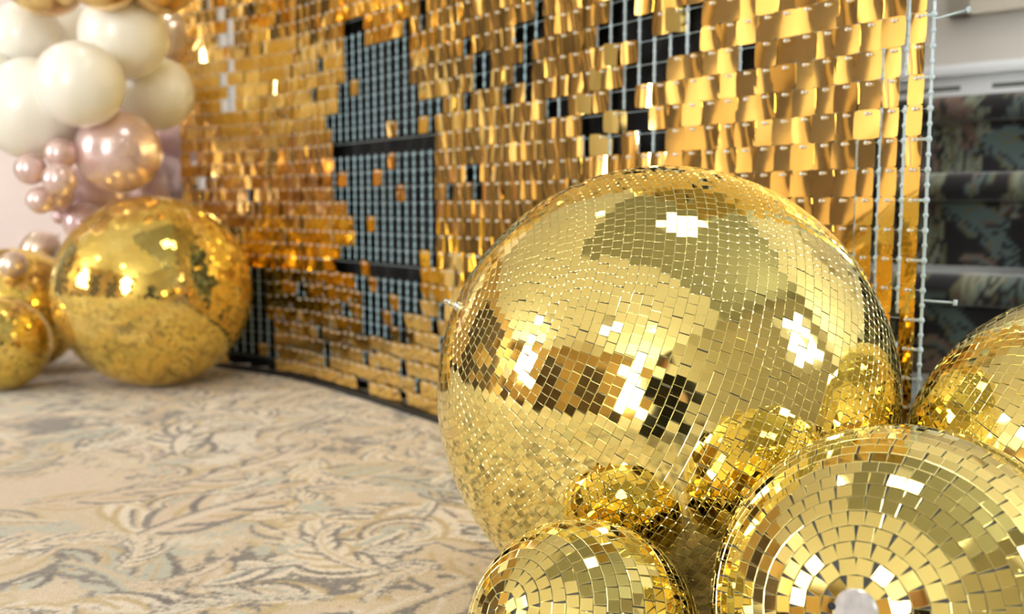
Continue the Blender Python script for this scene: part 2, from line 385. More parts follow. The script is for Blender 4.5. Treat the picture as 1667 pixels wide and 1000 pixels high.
# ------------------------------------------------------------------ mirror balls
def tile_mesh(t, th=.0012):
    b = MB(); h = t / 2; c = t * .028
    # top face, a small cut-glass chamfer, and sides; local Z is outward, outer face at z=0
    top = [(-h + c, -h + c, 0), (h - c, -h + c, 0), (h - c, h - c, 0), (-h + c, h - c, 0)]
    mid = [(-h, -h, -c), (h, -h, -c), (h, h, -c), (-h, h, -c)]
    bot = [(-h, -h, -th - c), (h, -h, -th - c), (h, h, -th - c), (-h, h, -th - c)]
    b.add(top, [(0, 1, 2, 3)], 0)
    b.add(top + mid, [(4 + i, 4 + (i + 1) % 4, (i + 1) % 4, i) for i in range(4)], 1)
    b.add(mid + bot, [(4 + i, 4 + (i + 1) % 4, (i + 1) % 4, i) for i in range(4)], 1)
    return b
def mirror_ball(C, R, pitch, pole, label, jit, capr=0.0, singles=300, spin=0.0, occl=(), seed=1, fill=.972, tmat=None):
    tmat = tmat or TILE
    rg = np.random.default_rng(seed)
    C = Vector(C); e = empty('mirror_ball', (C.x, C.y, 0), label, 'mirror ball', 'gold mirror balls on the carpet')
    q = Vector(pole).normalized().to_track_quat('Z', 'Y').to_matrix() @ Matrix.Rotation(spin, 3, 'Z')
    loc = Vector((0, 0, C.z))
    k = MB(); n = 48; kk = 24; r0 = R - .0022
    prof = [(r0 * math.sin(PI * i / kk), -r0 * math.cos(PI * i / kk)) for i in range(kk + 1)]; prof[0] = (0, -r0); prof[-1] = (0, r0)
    k.lathe(prof, n); k.build('core', CORE, e, loc)
    t = pitch * fill; tm = tile_mesh(t); me1 = tm.mesh('tile', [tmat, EDGE])
    nr = int(round(PI * R / pitch)); Ms = []
    for i in range(nr):
        th = PI * (i + .5) / nr if capr else PI * (i + 1) / nr
        rs = R * math.sin(th)
        if rs < max(capr, pitch * .6): continue
        m_ = max(3, int(2 * PI * rs / pitch)); ph = rg.random() * 2 * PI
        for j in range(m_):
            a = ph + 2 * PI * j / m_ + rg.normal(0, .03) * pitch / rs
            nl = Vector((math.sin(th) * math.cos(a), math.sin(th) * math.sin(a), math.cos(th)))
            nrm = q @ nl; tx = q @ Vector((-math.sin(a), math.cos(a), 0)); ty = nrm.cross(tx)
            big = 5.0 if rg.random() < .03 else 1.0
            rx, ry, rz = rg.normal(0, jit) * big, rg.normal(0, jit) * big, rg.normal(0, .012 if i > 2 and i < nr - 3 else .05)
            B = Matrix((tx, ty, nrm)).transposed() @ Euler((rx, ry, rz)).to_matrix()
            M = B.to_4x4(); M.translation = loc + nrm * (R - .0004 - abs(rg.normal(0, .00012)))
            Ms.append((M, nrm))
    if not capr:
        for sg in (1, -1):
            nrm = q @ Vector((0, 0, sg)); tx = q @ Vector((1, 0, 0)); B = Matrix((tx, nrm.cross(tx), nrm)).transposed().to_4x4(); B.translation = loc + nrm * (R - .0004); Ms.append((B, nrm))
    # the tiles that show largest in the photograph become parts of their own
    sc = []
    eye = Vector((0, 0, HEYE))
    for idx, (M, nrm) in enumerate(Ms):
        P = Vector((C.x, C.y, 0)) + M.translation; v = eye - P; D = v.length; px_, py_, z = proj(P)
        f = nrm.dot(v) / D
        if f < .05 or not (-5 < px_ < 1672 and -5 < py_ < 1005): continue
        d = -v / D; hid = False
        for (oc, orad) in occl:
            w_ = Vector(oc) - eye; tt = w_.dot(d)
            if 0 < tt < D and (w_ - d * tt).length < orad: hid = True; break
        if not hid: sc.append((f / D ** 2, idx))
    sc.sort(reverse=True); single = set(i for _, i in sc[:singles])
    V = np.array(tm.v); nf = len(tm.f); vs = []; fs = []
    for idx, (M, nrm) in enumerate(Ms):
        if idx in single:
            o = link('tile', me1, e); o.matrix_basis = M
        else:
            A = np.array(M); vs.append(V @ A[:3, :3].T + A[:3, 3])
    if vs:
        nv = len(V); cnt = len(vs); F = np.array(tm.f)
        allf = (F[None] + (np.arange(cnt) * nv)[:, None, None]).reshape(-1, 4)
        co = np.concatenate(vs).astype(np.float32); m2 = bpy.data.meshes.new('tiles')
        m2.vertices.add(len(co)); m2.vertices.foreach_set('co', co.ravel())
        m2.loops.add(allf.size); m2.loops.foreach_set('vertex_index', allf.ravel().astype(np.int32))
        m2.polygons.add(len(allf)); m2.polygons.foreach_set('loop_start', (np.arange(len(allf)) * 4).astype(np.int32))
        m2.update(calc_edges=True)
        m2.materials.append(tmat); m2.materials.append(EDGE)
        m2.polygons.foreach_set('material_index', np.tile(np.array(tm.m, np.int32), cnt))
        o = link('tiles', m2, e); o['kind'] = 'stuff'
    pn = q @ Vector((0, 0, 1)); base = Matrix.Translation(loc) @ q.to_4x4()
    if capr:   # flat round steel pole cap with a screw hole
        c = MB(); hr = capr * .97; zz = math.sqrt(R * R - capr * capr) + .0015
        c.lathe([(0, zz + .0012), (hr * .9, zz + .0012), (hr, zz), (hr, zz - .004), (0, zz - .004)], 32, 0, base, False)
        co_ = c.build('pole_cap', STEELB, e)
        h = MB(); h.lathe([(0, zz + .0016), (.0022, zz + .0016), (.0022, zz + .0006), (0, zz + .0006)], 12, 0, base @ Matrix.Translation((-.011, .006, 0)))
        h.build('screw_hole', HOLE, co_)
    return e, base, C
BA = (.146, .953, .2192); BB = (.501, .811, .166); BC = (.262, .638, .1275); BD = (.0515, .693, .0862); BE = (-.793, 2.188, .2115); BF = (-1.109, 2.13, .1029); BG = (-1.19, 2.37, .150)
def sp(b): return (Vector(b), b[2])
eA, baseA, CA = mirror_ball(BA, BA[2], .00845, (-.895, -.20, .405), 'largest gold mirror ball, before the sequin wall, steel pin at its upper left', .0040, 0, 300, 0, (sp(BC), sp(BD)), 1)
p = MB(); zz = BA[2] - .002
p.lathe([(0, zz), (.0045, zz), (.0045, zz + .004), (.0026, zz + .005), (.0026, zz + .009), (.0034, zz + .0095), (.0034, zz + .012), (.0022, zz + .0125), (.0022, zz + .016), (0, zz + .0165)], 14, 0, baseA)
p.build('hanging_pin', STEEL, eA)['label'] = 'small threaded steel hanging pin'
mirror_ball(BB, BB[2], .0090, (-.80, .34, .50), 'gold mirror ball cut by the right edge of the photo, beside the largest ball', .0055, 0, 300, .2, (sp(BC),), 2)
mirror_ball(BC, BC[2], .0100, (-.533, -.771, .347), 'front gold mirror ball with a round steel pole cap facing the camera', .0085, .0130, 300, .5, (sp(BD),), 3, .94)
mirror_ball(BD, BD[2], .0090, (-.692, -.547, .472), 'smallest front gold mirror ball leaning on the largest one at the bottom edge', .011, 0, 300, .1, (), 4, .93)
mirror_ball(BE, BE[2], .0084, (.62, -.35, -.62), 'large blurred gold mirror ball below the balloons, at the far end of the sequin wall', .008, 0, 0, .1, (), 5, .965, DEEP)
mirror_ball(BF, BF[2], .0088, (.55, -.4, -.6), 'small blurred gold mirror ball at the left edge, in front of the others', .012, 0, 0, .4, (), 6, .965, DEEP)
mirror_ball(BG, BG[2], .0088, (.3, -.4, .7), 'blurred gold mirror ball mostly hidden behind the small one at the left edge', .012, 0, 0, .9, (), 7, .965, DEEP)

# ------------------------------------------------------------------ sequin wall
PATH = [(.418, 1.005), (.306, 1.19), (.146, 1.40), (-.123, 1.79), (-.45, 2.22), (-.56, 2.325), (-.835, 2.505)]
for _ in range(2):   # soften the corners
    q_ = [PATH[0]]
    for a, b_ in zip(PATH[:-1], PATH[1:]):
        q_ += [(a[0] * .75 + b_[0] * .25, a[1] * .75 + b_[1] * .25), (a[0] * .25 + b_[0] * .75, a[1] * .25 + b_[1] * .75)]
    q_.append(PATH[-1]); PATH = q_
PATH = np.array(PATH); cum = np.concatenate([[0], np.cumsum(np.hypot(*np.diff(PATH, axis=0).T))])
PC, PR, Z0 = .0292, .0305, .014
NCOL = int(cum[-1] / PC); NROW = 46
def on_path(s):
    s = max(0, min(cum[-1] - 1e-6, s)); i = int(np.searchsorted(cum, s, side='right')) - 1
    f = (s - cum[i]) / (cum[i + 1] - cum[i]); p_ = PATH[i] * (1 - f) + PATH[i + 1] * f; d = PATH[i + 1] - PATH[i]; d = d / np.hypot(*d)
    return Vector((p_[0], p_[1], 0)), Vector((d[0], d[1], 0)), Vector((-d[1], d[0], 0))
def inside(poly, x, y):
    c = False; j = len(poly) - 1
    for i in range(len(poly)):
        (xi, yi), (xj, yj) = poly[i], poly[j]
        if (yi > y) != (yj > y) and x < (xj - xi) * (y - yi) / (yj - yi) + xi: c = not c
        j = i
    return c
# bare patches where sequins have dropped off the grid, as areas of the wall
M_MAIN = [(560, 28), (597, 28), (600, 62), (640, 62), (668, 40), (680, 60), (672, 110), (690, 150), (724, 150), (714, 240), (716, 430), (690, 450), (690, 505), (650, 560), (605, 560), (585, 500), (580, 455), (545, 440), (548, 420), (575, 400), (572, 330), (546, 318), (546, 240), (535, 216), (535, 198), (552, 195), (552, 130), (562, 120)]
M_TWIST = [(950, 40), (1020, 0), (1075, 0), (1080, 25), (1175, 20), (1175, 62), (1060, 85), (1055, 115), (1092, 115), (1085, 150), (1040, 160), (1085, 200), (1080, 255), (960, 260), (940, 190), (960, 120), (970, 60)]
M_LEFT = [(375, 425), (430, 435), (455, 600), (375, 620)]
M_STRIP = [(357, -20), (384, -20), (384, 200), (366, 200)]
M_SMALL = [[(778, 75), (800, 75), (800, 135), (778, 135)], [(835, 55), (866, 50), (866, 130), (835, 125)], [(868, 0), (890, 0), (890, 50), (868, 45)], [(685, 0), (703, 0), (703, 42), (690, 42)], [(775, 225), (800, 225), (800, 250), (775, 250)], [(758, 280), (790, 280), (790, 305), (758, 305)]]
rs = random.Random(5)
root = empty('sequin_wall', on_path(cum[-1] / 2)[0], 'tall curved backdrop of square gold sequins on a clear plastic grid behind the mirror balls', 'backdrop')
ro = root.location.copy()
def seq_mesh(bend, twist, warp):
    n = 4; W = .0330; Hh = .0310; b = MB(); vs = []
    for j in range(n + 1):
        for i in range(n + 1):
            u_ = i / n - .5; v_ = j / n
            x = u_ * W; z = .0042 - v_ * Hh
            if i in (0, n) and j in (0, n):
                x *= .945; z += (.0011 if j == n else -.0011)
            y = bend * (u_ * u_ - .08) * W * 2 + twist * u_ * (v_ - .5) * W + warp * math.sin(v_ * 4 + u_ * 3) * .0004
            vs.append((x, y, z))
    b.add(vs, [(j * (n + 1) + i, (j + 1) * (n + 1) + i, (j + 1) * (n + 1) + i + 1, j * (n + 1) + i + 1) for j in range(n) for i in range(n)], 0, True)
    loop = [i for i in range(n + 1)] + [(j) * (n + 1) + n for j in range(1, n + 1)] + [n * (n + 1) + i for i in range(n - 1, -1, -1)] + [j * (n + 1) for j in range(n - 1, 0, -1)]
    rim = [vs[i] for i in loop]; back = [(x, y + .0005, z) for x, y, z in rim]; L = len(loop)
    b.add(rim + back, [(i, (i + 1) % L, L + (i + 1) % L, L + i) for i in range(L)], 0, False)
    return b
VAR = [seq_mesh(bd, tw, wp) for bd, tw, wp in ((.008, .02, .15), (-.02, .03, .2), (.045, -.03, .15), (.075, .04, .25), (-.05, .05, .2), (-.03, .04, .2), (.095, .0, .2), (0, .012, .1), (-.08, .03, .15))]
VARM = [v.mesh('sequin', SEQ) for v in VAR]
pin_b = MB(); pin_b.sphere((0, -.0016, 0), .0022, 8, 5); pin_b.sphere((.0042, -.0012, 0), .0016, 6, 4)
PINM = pin_b.mesh('pin', BEAD)
cells = []
for c in range(NCOL):
    P, T, Nn = on_path((c + .5) * PC)
    for r in range(NROW):
        z = Z0 + (r + 1) * PR - .005           # pin height; the sequin hangs below it
        px_, py_, dz = proj((P.x, P.y, z - .012))
        k = 0; miss = False; tw = 0.0
        if inside(M_MAIN, px_, py_): miss = rs.random() > .10
        elif inside(M_TWIST, px_, py_):
            a = rs.random(); miss = a < .60; tw = rs.uniform(.75, 1.1) if .60 <= a < .84 else 0
        elif inside(M_LEFT, px_, py_): miss = rs.random() > .08
        elif inside(M_STRIP, px_, py_): miss = rs.random() > .3
        elif any(inside(m_, px_, py_) for m_ in M_SMALL): miss = rs.random() > .12
        elif 520 < px_ < 725 and 500 < py_ < 700: miss = rs.random() < .13
        elif 690 < px_ < 940 and 60 < py_ < 340: miss = rs.random() < .09
        elif py_ < -30: miss = rs.random() < .08
        else: miss = rs.random() < .012
        if miss: continue
        # lie of each sequin: shingled sideways, slightly out at the bottom
        if px_ > 1080: yaw, tilt, pool = rs.gauss(.02, .018), rs.gauss(.015, .014), (0, 0, 1, 5, 7, 7, 1)
        elif px_ > 700: yaw, tilt, pool = rs.gauss(.05, .045), rs.gauss(.02, .025), (2, 3, 6, 1, 4, 8)
        elif px_ > 500: yaw, tilt, pool = rs.gauss(.02, .05), rs.gauss(.03, .03), (0, 1, 2, 7, 4)
        else: yaw, tilt, pool = rs.gauss(.02, .10), rs.gauss(.02, .045), (0, 1, 2, 4, 7)
        if py_ > 430 and px_ < 730: tilt = rs.gauss(-.15, .03); yaw = rs.gauss(.03, .03); pool = (0, 7, 1)
        sx = 1.0
        if c == 0: sx = .56
        elif c == 1: sx = .60 if py_ > 60 else .9
        elif c == 2 and 225 < py_ < 470: sx = .66
        X = -T; Y = -Nn; Zv = Vector((0, 0, 1))
        B = Matrix((X, Y, Zv)).transposed() @ Euler((-tilt, 0, yaw + tw)).to_matrix()
        if sx != 1.0: B = B @ Matrix.Diagonal((sx, 1, 1))
        jz = jx_ = 0.0
        if py_ > 430 and px_ < 730:   # the lower rows hang unevenly
            B = B @ Euler((0, rs.gauss(0, .035), 0)).to_matrix(); jz = rs.gauss(0, .0018); jx_ = rs.gauss(0, .0012)
        M = B.to_4x4(); M.translation = T * jx_ + Vector((0, 0, jz)) + P + Nn * (.004 + .0009 * ((c + r) % 2)) + Vector((0, 0, z)) - ro
        hid = False; d = (Vector((P.x, P.y, z)) - Vector((0, 0, HEYE))); D = d.length; d.normalize()
        for bb in (BA, BB, BC):
            w_ = Vector(bb) - Vector((0, 0, HEYE)); tt = w_.dot(d)
            if 0 < tt < D and (w_ - d * tt).length < bb[2]: hid = True
        vis = (not hid) and 0 < px_ < 1667 and 0 < py_ < 1000
        cells.append((dz if vis else 99, M, rs.choice(pool), c, r))
cells.sort(key=lambda a: a[0])
def joined(name, src, items, mats, parent):
    vs = []; F = []; sm = []; nv0 = 0
    for tm, M in items:
        A = np.array(M); vs.append(np.array(tm.v) @ A[:3, :3].T + A[:3, 3])
        F += [tuple(i + nv0 for i in f) for f in tm.f]; sm += tm.sm; nv0 += len(tm.v)
    me_ = bpy.data.meshes.new(name); me_.from_pydata(np.concatenate(vs).tolist(), [], F); me_.materials.append(mats)
    me_.polygons.foreach_set('use_smooth', sm); me_.update()
    o = link(name, me_, parent); o['kind'] = 'stuff'; return o
for i, (dz, M, k, c, r) in enumerate(cells[:300]):
    o = link('sequin', VARM[k], root); o.matrix_basis = M
    pn = link('pin', PINM, o)
    if M.to_scale().x < .9: pn.scale = (1 / M.to_scale().x, 1, 1)
joined('sequins', None, [(VAR[k], M) for _, M, k, _, _ in cells[300:]], SEQ, root)
def unscale(M):
    s = M.to_scale(); return M @ Matrix.Diagonal((1 / s.x, 1 / s.y, 1 / s.z, 1))
joined('pins', None, [(pin_b, unscale(M)) for dz, M, _, _, _ in cells[300:] if dz < 50], BEAD, root)
# clear grid: an upright rod between every two columns, broken at the panel joints; cross rods at every row
for c in range(NCOL + 1):
    P, T, Nn = on_path(min(c * PC, cum[-1])); b = MB()
    P = P - ro; P.z = 0
    n8 = 6 if c < 22 else 5
    for r in range(NROW):
        if r % 8 == 0 and c > 0: continue
        z0 = Z0 + r * PR; rad = .0018 if c < 3 else .0020
        if c >= 22:   # same rods drawn as dashes, bluish daylight glints put in shape and tint
            b.tube(P + Vector((0, 0, z0)), P + Vector((0, 0, z0 + PR)), .0010, None, 4, 0, False)
            for q in (.0, .5):
                zc = z0 + PR * (q + .25); b.lathe([(0, -.0058), (.0017, -.0048), (.0025, 0), (.0017, .0048), (0, .0058)], 6, 0, Matrix.Translation(P + Vector((0, 0, zc))))
            continue
        b.tube(P + Vector((0, 0, z0)), P + Vector((0, 0, z0 + PR)), rad, None, n8, 0, False)
        b.sphere(P + Vector((0, 0, z0 + PR - .005)), rad * (2.1 if c < 3 else 1.75), n8, 4)
        b.sphere(P + Vector((0, 0, z0 + PR * .5 - .005)), rad * (1.8 if c < 3 else 1.45), n8, 4)
    b.build('upright_rod', CLEAR if c < 22 else GLINT, root)
for r in range(NROW):
    b = MB(); z = Z0 + (r + 1) * PR - .005
    pts = [on_path(c * PC)[0] - ro + Vector((0, 0, z)) for c in range(0, NCOL + 1, 2)]
    for a, q_ in zip(pts[:-1], pts[1:]): b.tube(a, q_, .0005, None, 4, 0, False)
    b.build('cross_rod', CLEAR, root)
# short connector pins that stick out at the free edge
P, T, Nn = on_path(0); P = P - ro; P.z = 0
for z, up in ((.584, .006), (.304, -.001)):
    b = MB(); a = P + Vector((0, 0, z)); e_ = a - T * .011 + Vector((.020, -.004, up))
    b.tube(a, e_, .0012, None, 8); b.tube(e_, e_ + (e_ - a).normalized() * .004, .0030, .0030, 8); b.build('connector_pin', CLEAR, root)
for r in range(NROW):
    b = MB(); z = Z0 + (r + 1) * PR - .005
    if r % 2 == 0 or r < 9:
        a = P + Vector((0, 0, z)); b.tube(a, a + T * .010 + Nn * .004, .0018, None, 6); b.build('edge_pin', CLEAR, root)
# base rail on the carpet
b = MB()
pts = [on_path(c * PC)[0] for c in range(0, NCOL + 1, 2)]
for a, q_ in zip(pts[:-1], pts[1:]):
    d = q_ - a; nn = Vector((-d.y, d.x, 0)).normalized()
    b.obox(a - ro - nn * .008, d, nn * .014, Vector((0, 0, .012)))
BLACK = mat('black plastic', (.012, .012, .014), .45)
b.build('base_rail', BLACK, root)

# black cloth hung behind the middle of the sequin wall
CLOTH = noise_tint(mat('black cloth', (.008, .008, .009), .95), 30, (.006, .006, .007), (.014, .013, .013))
b = MB(); vs = []; s0, s1 = .25, cum[-1] - .02; n = 170
for i in range(n + 1):
    sa = s0 + (s1 - s0) * i / n; P, T, Nn = on_path(sa); off = .05 + .012 * math.sin(i * .9) + .006 * math.sin(i * .37)
    zt = 1.42 if sa < cum[-1] - .215 else .40
    for z in (.004, zt): vs.append(P - Nn * off + Vector((0, 0, z)))
    for z in (zt, .004): vs.append(P - Nn * (off + .003) + Vector((0, 0, z)))
b.add(vs, [(i * 4 + k, i * 4 + (k + 1) % 4, i * 4 + 4 + (k + 1) % 4, i * 4 + 4 + k) for i in range(n) for k in range(4)], 0, True)
tag(b.build('backing_cloth', CLOTH), 'black cloth hung close behind the middle of the gold sequin wall', 'cloth')

# ------------------------------------------------------------------ carpeted steps and wall fittings at the right
FLOR = mat('dark floral stair carpet', (.02, .02, .022), .95, 0, **{'Sheen Weight': .5, 'Sheen Roughness': .4})
N_, L_, B_ = nodes(FLOR)
at_ = N_.new('ShaderNodeAttribute'); at_.attribute_name = 'pile'; L_.new(at_.outputs['Color'], B_.inputs['Base Color'])
pal = dict(cream=(.24, .26, .19), pale=(.16, .19, .16), beige=(.20, .15, .12), gold=(.15, .14, .08), peach=(.17, .11, .09), teal=(.11, .155, .15), grey=(.03, .029, .031), dark=(.021, .02, .022))
NP = 340; PER2 = .85
img = np.zeros((NP, NP, 3), np.float32); img[:] = pal['dark']
rr = random.Random(4)
for k in range(95): leaf(rr.uniform(0, NP), rr.uniform(0, NP), rr.uniform(0, 2 * PI), rr.uniform(55, 95), rr.choice([-1, 1]) * rr.uniform(.8, 2.2), rr)
def flor_strip(name, prof, t0, t1, step, parent, ro):
    """carpet laid over a profile (n, z) and swept along U, coloured by the weave"""
    P_ = [Vector((prof[0][0], prof[0][1]))]
    for a, b_ in zip(prof[:-1], prof[1:]):
        a = Vector(a); b_ = Vector(b_); m_ = max(1, int((b_ - a).length / step))
        P_ += [a.lerp(b_, q / m_) for q in range(1, m_ + 1)]
    ts = np.arange(t0, t1 + 1e-6, step); L = len(P_); vs = []; cs = []; acc = 0; arcs = [0]
    for a, b_ in zip(P_[:-1], P_[1:]): acc += (b_ - a).length; arcs.append(acc)
    for t in ts:
        for p_, l in zip(P_, arcs):
            vs.append(room(t, p_.x, p_.y) - ro); cs.append((*img[int((p_.y * .8 + p_.x * .5 + 3) / PER2 * NP) % NP, int((t + 5) / PER2 * NP) % NP], 1))
    b = MB(); b.add(vs, [(i * L + k, (i + 1) * L + k, (i + 1) * L + k + 1, i * L + k + 1) for i in range(len(ts) - 1) for k in range(L - 1)], 0, True)
    o = b.build(name, FLOR, parent); ca_ = o.data.color_attributes.new('pile', 'FLOAT_COLOR', 'POINT'); ca_.data.foreach_set('color', np.array(cs, np.float32).ravel()); return o
ST0, ST1 = -1.6, .62
root = empty('carpeted_steps', room((ST0 + ST1) / 2, .5), 'dark floral carpeted steps with padded nosings behind the right end of the sequin wall', 'steps')
ro = root.location.copy()
HTS = [(.12, .90), (.29, .68), (.46, .47), (.62, .26)]
prev = 0
for zt, nf in HTS:
    th = .052; prof = [(nf - (.25 if zt < .6 else .24), zt), (nf - th * .45, zt)]
    for k in range(1, 8):
        a = PI / 2 - PI * k / 8; prof.append((nf - th * .45 + th * .5 * math.cos(a), zt - th / 2 + th / 2 * math.sin(a)))
    prof += [(nf - th * .45, zt - th), (nf - .06, zt - th)]
    flor_strip('tread', prof, ST0, ST1, .006, root, ro)
    flor_strip('riser', [(nf - .045, zt - th + .004), (nf - .045, prev)], ST0, ST1, .006, root, ro)
    prev = zt
b = MB()   # timber carcass under the carpet
pz = 0
for zt, nf in HTS:
    b.obox(room(ST0, .03, pz) - ro, U * (ST1 - ST0), NIN * (nf - .09), Vector((0, 0, zt - .01 - pz))); pz = zt - .01
b.build('carcass', BLACK, root)
# white slotted vent board along the foot of the wall above the top step
root = empty('vent_board', room(ST0, 0, .62), 'long white painted vent board with dark slots above the top step', 'vent')
ro = root.location.copy()
b = MB(); b.obox(room(-1.9, .0, .62) - ro, U * 3.0, NIN * .05, Vector((0, 0, .062)))
b.obox(room(-1.9, .0, .682) - ro, U * 3.0, NIN * .062, Vector((0, 0, .012))); b.obox(room(-1.9, .0, .694) - ro, U * 3.0, NIN * .03, Vector((0, 0, .016)))
b.build('board', WHITE, root)
for k in range(9):
    t = -1.75 + k * .30
    s = MB(); s.obox(room(t, .0495, .650) - ro, U * .235, NIN * .0012, Vector((0, 0, .010))); s.build('slot', mat('dark slot', (.16, .17, .15), .8), root)
# framed picture low on the wall
PICF = mat('cream picture frame', (.66, .60, .50), .45); PICI = noise_tint(mat('muted print', (.5, .45, .4), .6), 4, (.42, .37, .34), (.62, .56, .50))
pp = room(.09, 0, .838)
root = empty('framed_picture', pp, 'cream framed picture on the wall, its lower edge at the top right corner', 'picture'); ro = root.location.copy()
fr = MB(); W = 1.0; H_ = .7; fw = .045; A = room(.09, 0, .815); D = -U
for a_, l_, z_ in ((A, D * W, Vector((0, 0, fw))), (A + Vector((0, 0, H_ - fw)), D * W, Vector((0, 0, fw))), (A, D * fw, Vector((0, 0, H_))), (A + D * (W - fw), D * fw, Vector((0, 0, H_)))):
    fr.obox(a_ - ro, l_, NIN * .03, z_)
fr.build('frame', PICF, root)
g = MB(); g.obox(A + D * fw + Vector((0, 0, fw)) - ro, D * (W - 2 * fw), NIN * .012, Vector((0, 0, H_ - 2 * fw))); g.build('print', PICI, root)
# small black box standing on the second step
P = room(-.28, .56, .2905)
e = empty('black_box', P, 'small plain black box standing on the carpeted step at the right edge', 'box'); e.rotation_euler.z = math.atan2(U.y, U.x)
b = MB(); b.box((-.085, 0, .028), (.24, .12, .054)); b.box((-.085, 0, .056), (.244, .124, .004)); b.build('body', BLACK, e)

# ------------------------------------------------------------------ balloon garland
CREAM = mat('cream latex', (.97, .945, .86), .28, 0, **{'Subsurface Weight': .2, 'Subsurface Radius': (.05, .04, .03), 'Coat Weight': .5, 'Coat Roughness': .2})
ROSE = mat('rose pearl latex', (.80, .60, .58), .24, .5, **{'Coat Weight': .3, 'Coat Roughness': .1})
MAUVE = mat('mauve pearl latex', (.72, .53, .55), .30, .4, **{'Coat Weight': .3})
CHAMP = mat('champagne pearl latex', (.86, .70, .58), .22, .7)
GOLDB = mat('gold chrome latex', (.80, .58, .27), .22, .95)
PINK = noise_tint(mat('pale pink board', (.76, .64, .60), .55), 5, (.74, .62, .58), (.78, .66, .63))
# standing board behind the garland
b = MB(); p0 = Vector((-.978, 2.98, 0)); b.obox(p0 + Vector((-.62, .10, 0)), Vector((.62, -.10, 0)), Vector((.005, .03, 0)), Vector((0, 0, 1.9)))
tag(b.build('backdrop_board', PINK), 'pale pink board standing behind the balloon garland at the end of the sequin wall', 'board')
def balloon_mesh(name, m):
    b = MB(); prof = [(0, 1.0)]
    for i in range(1, 23):
        th = PI * i / 24; r = math.sin(th); z = math.cos(th)
        if z < 0: z *= 1 + .10 * (1 - r)
        prof.append((r, z))
    prof += [(.075, -1.13), (.035, -1.17), (.04, -1.20), (.085, -1.25), (.07, -1.26), (0, -1.24)]
    b.lathe(list(reversed(prof)), 32); return b.mesh(name, m)
BM = {k: balloon_mesh('balloon', m) for k, m in dict(cream=CREAM, rose=ROSE, mauve=MAUVE, champ=CHAMP, gold=GOLDB).items()}
BAL = [  # px, py, radius px, depth, kind, label
    (45, 62, 58, 2.33, 'cream', 'cream balloon at the upper left, under the gold chrome balloon'),
    (201, 58, 70, 2.19, 'cream', 'round cream balloon in the upper right of the garland, below the gold chrome pair'),
    (130, 137, 70, 2.05, 'cream', 'frontmost cream balloon in the middle of the garland'),
    (254, 152, 60, 2.33, 'cream', 'cream balloon touching the left edge of the sequin wall'),
    (52, 178, 82, 2.16, 'cream', 'largest cream balloon, above the cluster of tiny pearl balloons'),
    (-22, 150, 66, 2.26, 'cream', 'cream balloon cut by the left edge of the photo'),
    (105, 62, 58, 2.49, 'cream', 'cream balloon half hidden between the two upper cream balloons'),
    (272, 62, 48, 2.46, 'champ', 'greyish translucent balloon peeping out behind the upper right cream balloon'),
    (72, -44, 69, 2.19, 'gold', 'left gold chrome balloon at the top edge of the photo'),
    (168, -46, 62, 2.06, 'gold', 'middle gold chrome balloon at the top edge of the photo'),
    (262, -38, 60, 2.13, 'gold', 'right gold chrome balloon at the top edge, next to the sequin wall'),
    (192, 247, 68, 2.17, 'rose', 'large glossy rose pearl balloon above the far mirror ball'),
    (184, 232, 70, 2.48, 'rose', 'rose pearl balloon showing as a rim behind the large glossy one'),
    (99, 250, 25, 2.10, 'rose', 'tiny rose pearl balloon, topmost of the small cluster'),
    (50, 276, 25, 2.10, 'rose', 'tiny rose pearl balloon, leftmost of the small cluster'),
    (97, 293, 27, 2.05, 'rose', 'tiny rose pearl balloon in the centre of the small cluster'),
    (66, 326, 22, 2.10, 'rose', 'tiny rose pearl balloon, lowest of the small cluster'),
    (92, 318, 27, 2.22, 'mauve', 'small mauve balloon behind the tiny rose cluster'),
    (150, 318, 58, 2.37, 'mauve', 'mauve balloon directly behind the top of the far mirror ball'),
    (98, 352, 13, 2.28, 'mauve', 'very small mauve balloon hanging below the tiny cluster'),
    (138, 362, 34, 2.27, 'mauve', 'pale mauve balloon at the left shoulder of the far mirror ball'),
    (262, 308, 58, 2.63, 'mauve', 'mauve balloon beside the sequin wall, right of the large rose one'),
    (285, 232, 42, 2.70, 'mauve', 'dusky mauve balloon under the cream one at the sequin wall'),
    (66, 408, 31, 2.51, 'champ', 'champagne pearl balloon above the left mirror balls'),
    (20, 432, 23, 2.24, 'champ', 'small champagne pearl balloon at the left, behind the left mirror balls'),
]
hub = Vector((-1.05, 2.55, .7))
for px_, py_, rp, dz, k, lab in BAL:
    P = at(px_, py_, dz); o = link('balloon', BM[k]); R = rp * dz / FPX
    o.location = P; o.scale = (R * 1.0, R * 1.0, R * 1.03)
    d = (hub + Vector((0, .1, P.z * .6 - .42)) - P).normalized()
    o.rotation_euler = (-d).to_track_quat('Z', 'Y').to_euler()
    tag(o, lab, 'balloon', 'balloons of the garland')

